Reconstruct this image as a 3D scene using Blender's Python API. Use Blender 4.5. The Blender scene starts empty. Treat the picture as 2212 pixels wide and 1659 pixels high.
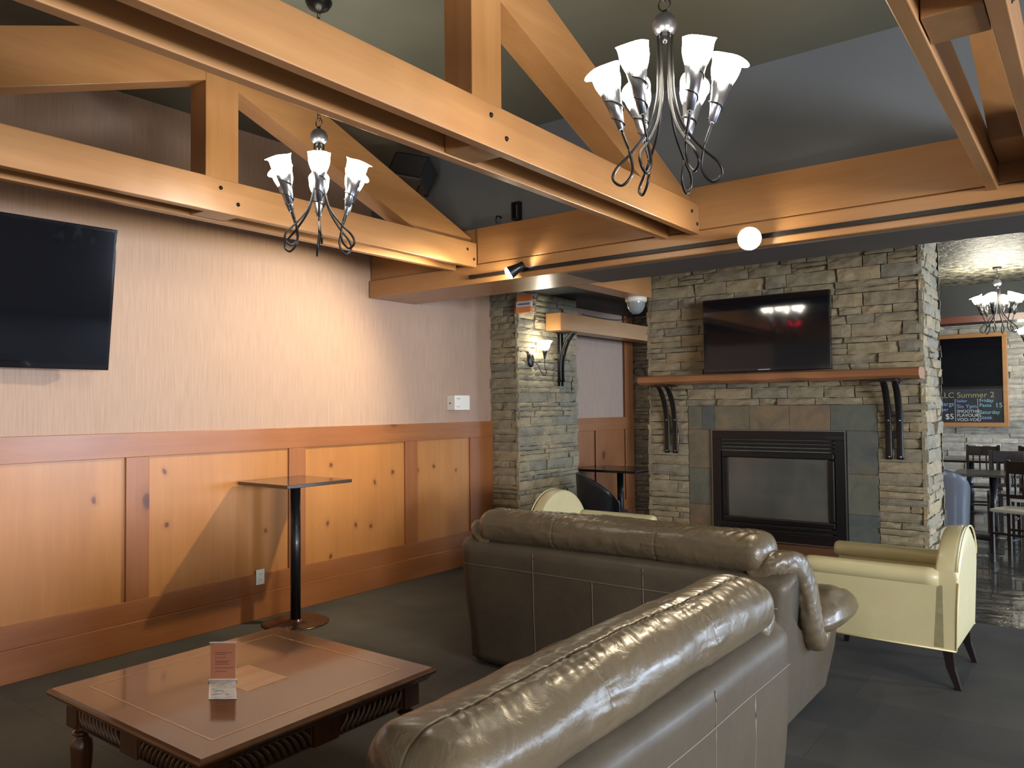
import bpy, math, random
from mathutils import Vector, Matrix, noise
PI = math.pi
C = bpy.context.scene.collection
random.seed(7)
R = math.radians

# ------------------------------------------------------------ mesh builder
class MB:
    def __init__(s): s.v=[]; s.f=[]; s.sm=[]
    def add(s, vs, fs, smooth=False):
        n=len(s.v); s.v+= [tuple(v) for v in vs]; s.f += [tuple(i+n for i in f) for f in fs]; s.sm += [smooth]*len(fs); return s
    def box(s, x0,x1,y0,y1,z0,z1, M=None):
        vs=[Vector((x,y,z)) for x in (x0,x1) for y in (y0,y1) for z in (z0,z1)]
        if M: vs=[M@v for v in vs]
        return s.add(vs, [(0,1,3,2),(4,6,7,5),(0,4,5,1),(2,3,7,6),(0,2,6,4),(1,5,7,3)])
    def prism(s, pts, ax, a, b, smooth=False):
        # pts 2D polygon, extruded along axis ax from a to b
        def P(p,t):
            return {'x':(t,p[0],p[1]),'y':(p[0],t,p[1]),'z':(p[0],p[1],t)}[ax]
        n=len(pts); vs=[P(p,a) for p in pts]+[P(p,b) for p in pts]
        s.add(vs,[(i,(i+1)%n,n+(i+1)%n,n+i) for i in range(n)],smooth)
        k=len(s.v)-2*n
        s.f += [tuple(k+i for i in range(n))[::-1], tuple(k+n+i for i in range(n))]; s.sm += [False,False]
        return s
    def lathe(s, prof, seg=24, c=(0,0,0), M=None, cap=True):
        vs=[];fs=[]
        for (r,z) in prof:
            for k in range(seg):
                a=2*PI*k/seg; v=Vector((r*math.cos(a),r*math.sin(a),z))
                if M: v=M@v
                vs.append(v+Vector(c))
        for i in range(len(prof)-1):
            for k in range(seg):
                fs.append((i*seg+k,i*seg+(k+1)%seg,(i+1)*seg+(k+1)%seg,(i+1)*seg+k))
        if cap:
            fs.append(tuple(range(seg))[::-1]); fs.append(tuple((len(prof)-1)*seg+k for k in range(seg)))
        return s.add(vs,fs,True)
    def sweep(s, path, rad, seg=10, up=(0,0,1), closed=False, taper=True):
        # rad: list of (ra,rb) or float ; ra along side vector, rb along normal
        path=[Vector(p) for p in path]; n=len(path); vs=[]; fs=[]
        upv=Vector(up)
        for i,p in enumerate(path):
            a=path[(i-1)%n] if (closed or i>0) else p; b=path[(i+1)%n] if (closed or i<n-1) else p
            t=(b-a).normalized()
            side=t.cross(upv)
            if side.length<1e-3: side=t.cross(Vector((0.3,1,0.1)))
            side.normalize(); nn=side.cross(t).normalized()
            r=rad[i] if isinstance(rad,(list,tuple)) and not isinstance(rad[0],(int,float)) else rad
            ra,rb = r if isinstance(r,(list,tuple)) else (r,r)
            for k in range(seg):
                th=2*PI*k/seg
                vs.append(p+side*ra*math.cos(th)+nn*rb*math.sin(th))
        m=n if closed else n-1
        for i in range(m):
            j=(i+1)%n
            for k in range(seg):
                fs.append((i*seg+k,i*seg+(k+1)%seg,j*seg+(k+1)%seg,j*seg+k))
        if not closed:
            fs.append(tuple(range(seg))[::-1]); fs.append(tuple((n-1)*seg+k for k in range(seg)))
        return s.add(vs,fs,True)
    def build(s, name, mat, parent=None, loc=None, bevel=0, bseg=2, sub=0):
        me=bpy.data.meshes.new(name); me.from_pydata(s.v,[],s.f)
        me.polygons.foreach_set('use_smooth', s.sm); me.validate()
        import bmesh
        bm=bmesh.new(); bm.from_mesh(me); bmesh.ops.recalc_face_normals(bm,faces=bm.faces[:]); bm.to_mesh(me); bm.free()
        o=bpy.data.objects.new(name,me); C.objects.link(o)
        if mat: me.materials.append(mat)
        if parent is not None: o.parent=parent
        if loc: o.location=loc
        if bevel:
            m=o.modifiers.new('bevel','BEVEL'); m.width=bevel; m.segments=bseg; m.limit_method='ANGLE'; m.angle_limit=R(40); m.harden_normals=False
        if sub:
            m=o.modifiers.new('sub','SUBSURF'); m.levels=sub; m.render_levels=sub
        return o

def catmull(pts, n=8, closed=False):
    pts=[Vector(p) for p in pts]; out=[]; N=len(pts)
    rng=range(N if closed else N-1)
    for i in rng:
        if closed: p0,p1,p2,p3=pts[(i-1)%N],pts[i],pts[(i+1)%N],pts[(i+2)%N]
        else: p0,p1,p2,p3=pts[max(i-1,0)],pts[i],pts[i+1],pts[min(i+2,N-1)]
        for k in range(n):
            t=k/n
            out.append(0.5*((2*p1)+(-p0+p2)*t+(2*p0-5*p1+4*p2-p3)*t*t+(-p0+3*p1-3*p2+p3)*t**3))
    if not closed: out.append(pts[-1])
    return out

def tag(o,label=None,cat=None,group=None,kind=None):
    if label: o['label']=label
    if cat: o['category']=cat
    if group: o['group']=group
    if kind: o['kind']=kind
    return o
def thing(name,label,cat,loc=(0,0,0),rz=0,group=None):
    o=bpy.data.objects.new(name,None); C.objects.link(o); o.location=loc; o.rotation_euler=(0,0,rz)
    o.empty_display_size=.1
    return tag(o,label,cat,group)
def kids(o): return [c for c in bpy.data.objects if c.parent==o]
def copy_tree(o,parent=None):
    c=o.copy(); C.objects.link(c); c.parent=parent
    for ch in kids(o): copy_tree(ch,c)
    return c

# ------------------------------------------------------------ materials
def nt(name):
    m=bpy.data.materials.new(name); m.use_nodes=True; t=m.node_tree
    return m,t,t.nodes['Principled BSDF']
def N(t,typ,**k):
    n=t.nodes.new(typ)
    for a,b in k.items(): setattr(n,a,b)
    return n
def plain(name,col,rough=.5,metal=0,coat=0,spec=.5):
    m,t,b=nt(name); b.inputs['Base Color'].default_value=(*col,1); b.inputs['Roughness'].default_value=rough
    b.inputs['Metallic'].default_value=metal; b.inputs['Coat Weight'].default_value=coat; b.inputs['Specular IOR Level'].default_value=spec
    return m
def coords(t,scale=(1,1,1),rot=(0,0,0),kind='Object'):
    tc=N(t,'ShaderNodeTexCoord'); mp=N(t,'ShaderNodeMapping'); mp.inputs['Scale'].default_value=scale; mp.inputs['Rotation'].default_value=rot
    t.links.new(tc.outputs[kind],mp.inputs['Vector']); return mp
def noisen(t,mp,scale,detail=4,rough=.5,dist=0):
    n=N(t,'ShaderNodeTexNoise'); n.inputs['Scale'].default_value=scale; n.inputs['Detail'].default_value=detail
    n.inputs['Roughness'].default_value=rough; n.inputs['Distortion'].default_value=dist
    t.links.new(mp.outputs[0],n.inputs['Vector']); return n
def ramp(t,src,stops):
    r=N(t,'ShaderNodeValToRGB'); e=r.color_ramp.elements
    while len(e)<len(stops): e.new(.5)
    for i,(p,c) in enumerate(stops): e[i].position=p; e[i].color=(*c,1)
    t.links.new(src,r.inputs[0]); return r
def mix(t,a,b,fac,mode='MIX'):
    m=N(t,'ShaderNodeMix',data_type='RGBA',blend_type=mode)
    for s,i in ((fac,0),(a,6),(b,7)):
        if hasattr(s,'links'): t.links.new(s,m.inputs[i])
        elif isinstance(s,(int,float)): m.inputs[i].default_value=s
        else: m.inputs[i].default_value=(*s,1)
    return m.outputs[2]
def bump(t,b,src,strength=.3,dist=.01):
    n=N(t,'ShaderNodeBump'); n.inputs['Strength'].default_value=strength; n.inputs['Distance'].default_value=dist
    t.links.new(src,n.inputs['Height']); t.links.new(n.outputs[0],b.inputs['Normal']); return n

def wood(name,c1,c2,axis='y',rough=.35,coat=.3,knots=0,grain=1.0,off=(0,0,0)):
    m,t,b=nt(name)
    sc={'x':(.6,9,9),'y':(9,.6,9),'z':(9,9,.6)}[axis]
    mp=coords(t,tuple(s*grain for s in sc)); mp.inputs['Location'].default_value=off
    n1=noisen(t,mp,1.3,5,.6,.4); n2=noisen(t,mp,7,3,.6)
    mp2=coords(t,(1,1,1)); n3=noisen(t,mp2,1.1,2,.5)
    f=N(t,'ShaderNodeMath',operation='ADD'); t.links.new(n1.outputs[0],f.inputs[0])
    g=N(t,'ShaderNodeMath',operation='MULTIPLY_ADD'); g.inputs[1].default_value=.35; t.links.new(n2.outputs[0],g.inputs[0]); t.links.new(n3.outputs[0],g.inputs[2])
    t.links.new(g.outputs[0],f.inputs[1])
    h=N(t,'ShaderNodeMath',operation='MULTIPLY'); h.inputs[1].default_value=.5; t.links.new(f.outputs[0],h.inputs[0])
    r=ramp(t,h.outputs[0],[(.42,c2),(.72,c1)])
    col=r.outputs[0]
    if knots:
        v=N(t,'ShaderNodeTexVoronoi'); v.inputs['Scale'].default_value=knots; v.inputs['Randomness'].default_value=1
        ks={'x':(.7,1,1),'y':(0,.7,1),'z':(0,1,.7)}[axis]
        mk=coords(t,ks); mk.inputs['Location'].default_value=off; nn=noisen(t,mk,9,2,.5)
        vm=N(t,'ShaderNodeVectorMath',operation='MULTIPLY_ADD'); vm.inputs[1].default_value=(.06,.06,.06)
        t.links.new(nn.outputs['Color'],vm.inputs[0]); t.links.new(mk.outputs[0],vm.inputs[2])
        sx=N(t,'ShaderNodeSeparateXYZ'); cx_=N(t,'ShaderNodeCombineXYZ'); t.links.new(vm.outputs[0],sx.inputs[0]); t.links.new(sx.outputs[1],cx_.inputs[0]); t.links.new(sx.outputs[2],cx_.inputs[1])
        v.voronoi_dimensions='2D'; t.links.new(cx_.outputs[0],v.inputs['Vector'])
        kr=ramp(t,v.outputs['Distance'],[(.0,(1,1,1)),(.04,(.9,.9,.9)),(.065,(.22,.22,.22)),(.15,(0,0,0))])
        sep=N(t,'ShaderNodeSeparateColor'); t.links.new(v.outputs['Color'],sep.inputs[0])
        gt=N(t,'ShaderNodeMath',operation='GREATER_THAN'); gt.inputs[1].default_value=.55; t.links.new(sep.outputs[0],gt.inputs[0])
        mu=N(t,'ShaderNodeMath',operation='MULTIPLY'); t.links.new(kr.outputs[0],mu.inputs[0]); t.links.new(gt.outputs[0],mu.inputs[1])
        col=mix(t,col,(c2[0]*.35,c2[1]*.25,c2[2]*.2),mu.outputs[0])
    t.links.new(col,b.inputs['Base Color'])
    b.inputs['Roughness'].default_value=rough; b.inputs['Coat Weight'].default_value=coat; b.inputs['Coat Roughness'].default_value=.25
    bump(t,b,n1.outputs[0],.08,.004)
    return m

BE1,BE2=(.43,.222,.086),(.33,.155,.054)
M={}
M['beam_y']=wood('beam_wood_y',BE1,BE2,'y')
M['beam_x']=wood('beam_wood_x',BE1,BE2,'x')
M['beam_z']=wood('beam_wood_z',BE1,BE2,'z')
M['stile']=wood('wainscot_stile',(.33,.125,.040),(.24,.082,.024),'z',.38,.35,knots=1.3)
M['rail']=wood('wainscot_rail',(.33,.125,.040),(.24,.082,.024),'y',.38,.35,knots=1.0)
M['panel']=wood('wainscot_panel',(.46,.20,.054),(.36,.145,.036),'z',.38,.35,knots=3.6,grain=.8)
M['mantel']=wood('mantel_wood',(.34,.16,.075),(.24,.10,.042),'x',.4,.2)
M['table_top']=wood('walnut_top',(.15,.062,.022),(.075,.029,.010),'x',.07,.55,grain=.7)
M['table_in']=wood('inlay_wood',(.40,.20,.075),(.30,.14,.05),'y',.12,.8,grain=1.5)
M['table_dk']=wood('walnut_dark',(.13,.05,.015),(.07,.024,.008),'z',.22,.6)
M['black_metal']=plain('black_metal',(.012,.012,.014),.35,.3,.2)
M['iron']=plain('wrought_iron',(.03,.03,.032),.32,.7)
M['pewter']=plain('pewter_metal',(.20,.21,.24),.3,.9)
M['bolt']=plain('bolt_steel',(.02,.018,.016),.45,.6)
M['black_gloss']=plain('black_gloss',(.006,.006,.008),.08,0,.6)
M['screen']=plain('tv_screen',(.004,.005,.008),.06,0,.3)
M['white_plastic']=plain('white_plastic',(.75,.74,.68),.4)
M['grey_plastic']=plain('grey_plastic',(.35,.37,.38),.35)
M['dark_fabric']=plain('dark_vinyl',(.014,.016,.024),.38,0,.2)
M['slate_vinyl']=plain('slate_vinyl',(.017,.020,.030),.55,0,.05)
M['dark_wood']=plain('dark_stained_wood',(.014,.009,.008),.28,0,.4)
M['seat_cream']=plain('cream_seat_pad',(.45,.42,.33),.5)
M['yellow']=plain('yellow_piping',(.70,.61,.33),.4)
M['rubber']=plain('rubber_black',(.01,.01,.01),.6)

def leather(name,c1,c2,rough,coat,bs=.25,spec=.5):
    m,t,b=nt(name); b.inputs['Specular IOR Level'].default_value=spec; mp=coords(t)
    n=noisen(t,mp,5,4,.6); r=ramp(t,n.outputs[0],[(.3,c2),(.7,c1)]); t.links.new(r.outputs[0],b.inputs['Base Color'])
    rr=ramp(t,n.outputs[0],[(.3,(rough+.08,)*3),(.75,(rough-.06,)*3)]); t.links.new(rr.outputs[0],b.inputs['Roughness'])
    b.inputs['Coat Weight'].default_value=coat; b.inputs['Coat Roughness'].default_value=.22
    n2=noisen(t,mp,160,2,.5); n3=noisen(t,mp,14,3,.55,.6)
    a=N(t,'ShaderNodeMath',operation='MULTIPLY_ADD'); a.inputs[1].default_value=.08; t.links.new(n2.outputs[0],a.inputs[0]); t.links.new(n3.outputs[0],a.inputs[2])
    bump(t,b,a.outputs[0],bs,.012)
    return m
M['leather']=leather('taupe_leather',(.120,.092,.054),(.088,.068,.042),.36,.28,.5,.4)
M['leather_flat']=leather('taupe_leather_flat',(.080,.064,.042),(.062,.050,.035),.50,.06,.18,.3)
M['stitch']=plain('stitch_tan',(.14,.12,.09),.5)
M['cream']=leather('pale_yellow_leather',(.55,.50,.285),(.50,.45,.25),.42,.15,.05)

def stone(name,stops,spec=.3):
    m,t,b=nt(name); g=N(t,'ShaderNodeNewGeometry')
    r=ramp(t,g.outputs['Random Per Island'],stops); r.color_ramp.interpolation='LINEAR'
    mp=coords(t,(1,1,1.5)); n=noisen(t,mp,9,6,.65,.3); n2=noisen(t,mp,45,4,.6)
    rr=ramp(t,n.outputs[0],[(.25,(.55,.53,.5)),(.55,(1,1,1)),(.8,(1.25,1.2,1.1))])
    col=mix(t,r.outputs[0],rr.outputs[0],.85,'MULTIPLY'); t.links.new(col,b.inputs['Base Color'])
    b.inputs['Roughness'].default_value=.75; b.inputs['Specular IOR Level'].default_value=spec
    a=N(t,'ShaderNodeMath',operation='MULTIPLY_ADD'); a.inputs[1].default_value=.4; t.links.new(n2.outputs[0],a.inputs[0]); t.links.new(n.outputs[0],a.inputs[2])
    bump(t,b,a.outputs[0],.55,.015); return m
M['stone']=stone('ledge_stone',[(0,(.29,.245,.155)),(.2,(.225,.205,.15)),(.4,(.35,.28,.165)),(.6,(.195,.188,.15)),(.8,(.31,.26,.16)),(1,(.24,.22,.155))])
M['mortar']=plain('mortar_dark',(.035,.032,.026),.9)
M['stone_far']=stone('ledge_stone_pale',[(0,(.44,.43,.37)),(.35,(.30,.30,.26)),(.7,(.52,.50,.43)),(1,(.38,.36,.3))])

def mat_slate():
    m,t,b=nt('slate_tile'); g=N(t,'ShaderNodeNewGeometry'); mp=coords(t); n=noisen(t,mp,5,5,.6,1.0)
    r=ramp(t,g.outputs['Random Per Island'],[(0,(.085,.105,.095)),(.3,(.13,.13,.10)),(.5,(.22,.15,.085)),(.7,(.08,.10,.10)),(.85,(.17,.15,.10)),(1,(.11,.12,.10))])
    r2=ramp(t,n.outputs[0],[(.3,(.6,.65,.7)),(.55,(1,1,1)),(.75,(1.5,1.15,.75))])
    t.links.new(mix(t,r.outputs[0],r2.outputs[0],.8,'MULTIPLY'),b.inputs['Base Color']); b.inputs['Roughness'].default_value=.42
    bump(t,b,n.outputs[0],.35,.012); return m
M['slate']=mat_slate()
def mat_wallpaper():
    m,t,b=nt('grasscloth_wallpaper'); mp=coords(t,(60,60,1.6)); n=noisen(t,mp,2.2,4,.65)
    r=ramp(t,n.outputs[0],[(.3,(.34,.228,.168)),(.7,(.44,.31,.23))]); t.links.new(r.outputs[0],b.inputs['Base Color']); b.inputs['Roughness'].default_value=.62
    bump(t,b,n.outputs[0],.1,.002); return m
M['wallpaper']=mat_wallpaper()
def mat_paint(name,col,rough=.6):
    m,t,b=nt(name); mp=coords(t); n=noisen(t,mp,1.6,3,.5)
    r=ramp(t,n.outputs[0],[(.3,tuple(c*.92 for c in col)),(.7,tuple(c*1.06 for c in col))]); t.links.new(r.outputs[0],b.inputs['Base Color']); b.inputs['Roughness'].default_value=rough
    n2=noisen(t,mp,90,2,.5); bump(t,b,n2.outputs[0],.06,.003); return m
M['ceiling']=mat_paint('charcoal_green_ceiling',(.130,.140,.116))
M['upper']=mat_paint('blue_grey_paint',(.125,.142,.160))
M['dark_ceiling']=mat_paint('dark_ceiling_paint',(.03,.034,.034))
M['plain_wall']=mat_paint('dim_wall_paint',(.38,.34,.29))
def mat_popcorn():
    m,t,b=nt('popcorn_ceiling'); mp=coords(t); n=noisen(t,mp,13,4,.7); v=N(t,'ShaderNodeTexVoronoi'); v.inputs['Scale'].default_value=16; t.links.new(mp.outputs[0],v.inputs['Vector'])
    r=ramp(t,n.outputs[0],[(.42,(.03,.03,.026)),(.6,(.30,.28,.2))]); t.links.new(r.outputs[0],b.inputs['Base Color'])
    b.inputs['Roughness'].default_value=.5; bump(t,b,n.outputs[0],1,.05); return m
M['popcorn']=mat_popcorn()
def mat_carpet():
    m,t,b=nt('grey_carpet_tile'); mp=coords(t)
    br=N(t,'ShaderNodeTexBrick'); br.offset=.5; br.inputs['Scale'].default_value=1; br.inputs['Brick Width'].default_value=.92; br.inputs['Row Height'].default_value=.46
    br.inputs['Mortar Size'].default_value=.002; br.inputs['Color1'].default_value=(.078,.076,.071,1); br.inputs['Color2'].default_value=(.060,.061,.062,1); br.inputs['Mortar'].default_value=(.05,.05,.05,1)
    t.links.new(mp.outputs[0],br.inputs['Vector'])
    n=noisen(t,mp,1.4,3,.5); n2=noisen(t,mp,260,2,.6)
    r=ramp(t,n.outputs[0],[(.3,(.75,.75,.72)),(.7,(1.2,1.18,1.12))]); c=mix(t,br.outputs[0],r.outputs[0],1,'MULTIPLY')
    r3=ramp(t,n2.outputs[0],[(.3,(.7,.7,.7)),(.7,(1.3,1.3,1.3))]); c=mix(t,c,r3.outputs[0],1,'MULTIPLY')
    t.links.new(c,b.inputs['Base Color']); b.inputs['Roughness'].default_value=.85; b.inputs['Specular IOR Level'].default_value=.25; bump(t,b,n2.outputs[0],.3,.004); return m
M['carpet']=mat_carpet()
def mat_tile():
    m,t,b=nt('glossy_slate_floor'); mp=coords(t,(.8,1.2,1)); n=noisen(t,mp,6,5,.6,1.2)
    r=ramp(t,n.outputs[0],[(.35,(.010,.010,.010)),(.6,(.035,.032,.026)),(.75,(.07,.06,.045))]); t.links.new(r.outputs[0],b.inputs['Base Color'])
    b.inputs['Roughness'].default_value=.13; b.inputs['Coat Weight'].default_value=.5; bump(t,b,n.outputs[0],.6,.02); return m
M['tile']=mat_tile()
def emit(name,col,s):
    m=bpy.data.materials.new(name); m.use_nodes=True; t=m.node_tree; t.nodes.clear()
    e=N(t,'ShaderNodeEmission'); e.inputs[0].default_value=(*col,1); e.inputs[1].default_value=s; o=N(t,'ShaderNodeOutputMaterial'); t.links.new(e.outputs[0],o.inputs[0]); return m
M['shade']=emit('lit_frosted_glass',(1,.92,.76),26)
M['shade_far']=emit('lit_frosted_glass_far',(1,.92,.74),55)
M['bulb']=emit('lit_lamp_face',(1,.86,.6),160)
M['led']=emit('red_led',(1,.02,.03),14)
def glass(name,rough=.02,col=(1,1,1)):
    m,t,b=nt(name); b.inputs['Base Color'].default_value=(*col,1); b.inputs['Transmission Weight'].default_value=1; b.inputs['Roughness'].default_value=rough; b.inputs['IOR'].default_value=1.45; return m
M['glass']=glass('clear_glass'); 

# ------------------------------------------------------------ stone cladding
def stone_face(mb, o, u, n, W, Hh, holes=(), seed=1, rowh=(.045,.11), lens=(.14,.5), edge=(.012,.012), depth=(.012,.04), res=.07):
    """ledge stones on the plane through o; u = horizontal unit, n = outward normal, z up"""
    rd=random.Random(seed); o=Vector(o); u=Vector(u); n=Vector(n); Z=Vector((0,0,1))
    z=0
    while z<Hh-1e-3:
        h=rd.uniform(*rowh)
        for hz in sorted([a for q in holes for a in (q[2],q[3])]):
            if z<hz-1e-3<z+h: h=hz-z
            elif z<hz and hz-(z+h)<.03 and hz>z+h: h=hz-z
        h=min(h,Hh-z)
        if Hh-(z+h)<.03: h=Hh-z
        ivs=[(0.0,W)]
        for (a,b_,c,d) in holes:
            if z+h>c+1e-3 and z<d-1e-3:
                nv=[]
                for (s,e) in ivs:
                    if b_<=s or a>=e: nv.append((s,e)); continue
                    if a>s: nv.append((s,a))
                    if b_<e: nv.append((b_,e))
                ivs=nv
        for (s,e) in ivs:
            x=s
            while x<e-1e-3:
                l=rd.uniform(*lens)*(1.2 if h>.07 else .9)
                if e-(x+l)<.09: l=e-x
                g=.0035
                hs=[(z,z+h)]
                if h>.085 and rd.random()<.22:
                    zz=z+h*rd.uniform(.4,.6); hs=[(z,zz),(zz,z+h)]
                for (za,zb) in hs:
                    d=rd.uniform(*depth)
                    x0=x+g; x1=x+l-g
                    if x<1e-4: x0=-rd.uniform(0,edge[0])
                    if x+l>W-1e-4: x1=W+rd.uniform(0,edge[1])
                    nx=max(2,int((x1-x0)/res)+1); nz=3
                    vs=[];fs=[]
                    sl=rd.uniform(-.006,.006)
                    for j in range(nz+1):
                        for i in range(nx+1):
                            fx=i/nx; fz=j/nz; ed=(i in(0,nx)) or (j in (0,nz))
                            px=x0+(x1-x0)*fx; pz=za+g*.6+(zb-za-g*1.2)*fz
                            dd=d+(fz-.5)*sl*2+rd.uniform(-.004,.004)
                            if ed: dd-=rd.uniform(.006,.012)
                            if 0<i<nx: pz+=rd.uniform(-.003,.003)
                            if 0<j<nz: px+=rd.uniform(-.003,.003)
                            vs.append(o+u*px+Z*pz+n*dd)
                    W1=nx+1
                    for j in range(nz):
                        for i in range(nx):
                            fs.append((j*W1+i,j*W1+i+1,(j+1)*W1+i+1,(j+1)*W1+i))
                    # back ring
                    ring=[i for i in range(W1)]+[j*W1+nx for j in range(1,nz+1)]+[nz*W1+i for i in range(nx-1,-1,-1)]+[j*W1 for j in range(nz-1,0,-1)]
                    k=len(vs)
                    for r_ in ring: 
                        p=vs[r_]; q=p-n*((p-o).dot(n)+.004); vs.append(q)
                    L=len(ring)
                    for a in range(L): fs.append((ring[a],k+a,k+(a+1)%L,ring[(a+1)%L]))
                    mb.add(vs,fs)
                x+=l
        z+=h
    return mb

# ================================================================= SETTING
def struct(name,mb,mat,bevel=0,parent=None):
    o=mb.build(name,mat,parent,bevel=bevel)
    if parent is None: o['kind']='structure'
    return o
HY=4.855      # header beam face
struct('floor',MB().box(-.1,12.5,-3,6.68,-.1,0),M['carpet'])
struct('floor_tiles',MB().box(-.1,12.5,6.68,20.5,-.1,0),M['tile']).name='floor.001'
struct('ceiling',MB().box(-.1,12.5,-3,HY+.1,3.79,3.9),M['ceiling'])
struct('wall_left',MB().box(-.15,0,-3,20.5,0,3.9),M['wallpaper'])
struct('wall_header',MB().box(0,12.5,HY+.03,HY+.13,3.02,3.79),M['upper'])
struct('ceiling.001',MB().box(0,1.77,5.43,9.8,2.87,2.97).box(0,12.5,HY+.13,5.6,3.0,3.1),M['dark_ceiling'])
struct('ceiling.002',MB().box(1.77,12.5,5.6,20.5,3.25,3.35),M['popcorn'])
struct('wall_back',MB().box(-.1,.8,-3.1,-3,0,3.79).box(4.6,7.3,-3.1,-3,0,3.79).box(11.6,12.5,-3.1,-3,0,3.79).box(7.3,11.6,-3.1,-3,0,.8).box(7.3,11.6,-3.1,-3,2.4,3.79).box(.8,4.6,-3.1,-3,0,.9).box(.8,4.6,-3.1,-3,2.3,3.79),M['plain_wall'])
struct('wall_far',MB().box(-.1,12.5,20.4,20.5,0,3.3),M['plain_wall'])
rw=MB(); 
rw.box(12.4,12.5,-3,-2.4,0,3.79).box(12.4,12.5,2.4,6.4,0,3.79).box(12.4,12.5,-2.4,2.4,0,.9).box(12.4,12.5,-2.4,2.4,2.5,3.79).box(12.4,12.5,8.3,12,0,3.79).box(12.4,12.5,15.5,20.5,0,3.79)
rw.box(12.4,12.5,6.4,8.3,0,.75).box(12.4,12.5,6.4,8.3,2.5,3.79).box(12.4,12.5,12,15.5,0,.75).box(12.4,12.5,12,15.5,2.7,3.79)
struct('wall_right',rw,M['plain_wall'])
def window(name,ax,c,a0,a1,z0,z1,nd):
    r=bpy.data.objects.new(name,None); C.objects.link(r); r['kind']='structure'
    f=MB()
    def bx(a,b,za,zb,t=.05):
        if ax=='x': f.box(c-t,c+t,a,b,za,zb)
        else: f.box(a,b,c-t,c+t,za,zb)
    bx(a0,a0+.06,z0,z1); bx(a1-.06,a1,z0,z1); bx(a0+.06,a1-.06,z0,z0+.06); bx(a0+.06,a1-.06,z1-.06,z1)
    for i in range(1,nd): 
        p=a0+(a1-a0)*i/nd; bx(p-.02,p+.02,z0+.06,z1-.06,.03)
    f.build('window_frame',M['dark_wood'],r)
window('window_1','x',12.45,6.4,8.3,.75,2.5,2)
window('window_added','x',12.45,-2.4,2.4,.9,2.5,4)  # unseen window, added as an opening for extra fill light
window('window_2','x',12.45,12,15.5,.75,2.7,3)
window('window_3','y',-3.05,.8,4.6,.9,2.3,3)
window('window_4','y',-3.05,7.3,11.6,.8,2.4,3)

# ---- wainscot along the left wall
def wainscot(name,stiles,y0,y1,ztop=1.47):
    r=bpy.data.objects.new(name,None); C.objects.link(r); r['kind']='structure'
    MB().box(0,.034,y0,y1,1.305,ztop).build('top_rail',M['rail'],r,bevel=.003)
    MB().box(0,.034,y0,y1,.20,.342).build('bottom_rail',M['rail'],r,bevel=.003)
    MB().box(0,.046,y0,y1,0,.20).build('baseboard',M['rail'],r,bevel=.004)
    ps=y0
    for (a,b_) in stiles:
        MB().box(0,.033,a,b_,.342,1.305).build('stile',M['stile'],r,bevel=.003)
        if a-ps>.05: MB().box(0,.012,ps,a,.342,1.305).build('wood_panel',M['panel'],r)
        ps=b_
    if y1-ps>.05: MB().box(0,.012,ps,y1,.342,1.305).build('wood_panel',M['panel'],r)
    return r
wainscot('trim_1',[(-2.7,-2.54),(-1.4,-1.24),(-.1,.06),(1.22,1.38),(2.634,2.794),(3.955,4.116),(5.272,5.435),(6.22,6.6)],-3,6.6)
_p=M['panel']; M['panel']=M['stile']; wainscot('trim_2',[(7.77,7.95),(8.75,8.79),(9.55,9.79)],7.77,9.79); M['panel']=_p
MB().box(0,.03,9.55,9.79,1.47,2.87).build('trim_3',M['stile'])['kind']='structure'

# ---- header beam: fascia + lower beam
t=thing('header_beam','long orange stained timber beam running across above the fireplace','ceiling beam',(0,0,0))
MB().box(0.01,12.4,HY+.012,HY+.10,2.78,3.075).build('fascia_board',M['beam_x'],t,bevel=.004)
MB().box(0.01,12.4,HY-.012,5.436,2.62,2.775).build('beam',M['beam_x'],t,bevel=.006)
MB().box(1.275,12.4,HY-.003,HY+.012,2.782,3.07).build('facing_board',M['beam_x'],t,bevel=.003)
MB().box(2.1,12.4,HY+.06,5.42,2.614,2.62).build('soffit_panel',mat_paint('taupe_soffit',(.11,.10,.092)),t)  # thin taupe sheet, darker than the beam it lies under
t=thing('soffit_beam','orange stained soffit board crossing behind the long header beam','ceiling beam')
MB().box(1.77,1.97,5.44,6.55,2.62,2.86).build('soffit',M['beam_y'],t,bevel=.006)
MB().box(1.77,1.9,6.55,9.8,2.62,2.86).build('soffit_end',M['beam_y'],t,bevel=.006)
MB().box(0.01,12.4,.05,.33,2.62,3.05).build('header_beam',M['beam_x'],None,bevel=.006)
tag(bpy.data.objects['header_beam.001'],'orange stained timber beam overhead at the near ends of the trusses','ceiling beam')

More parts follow.
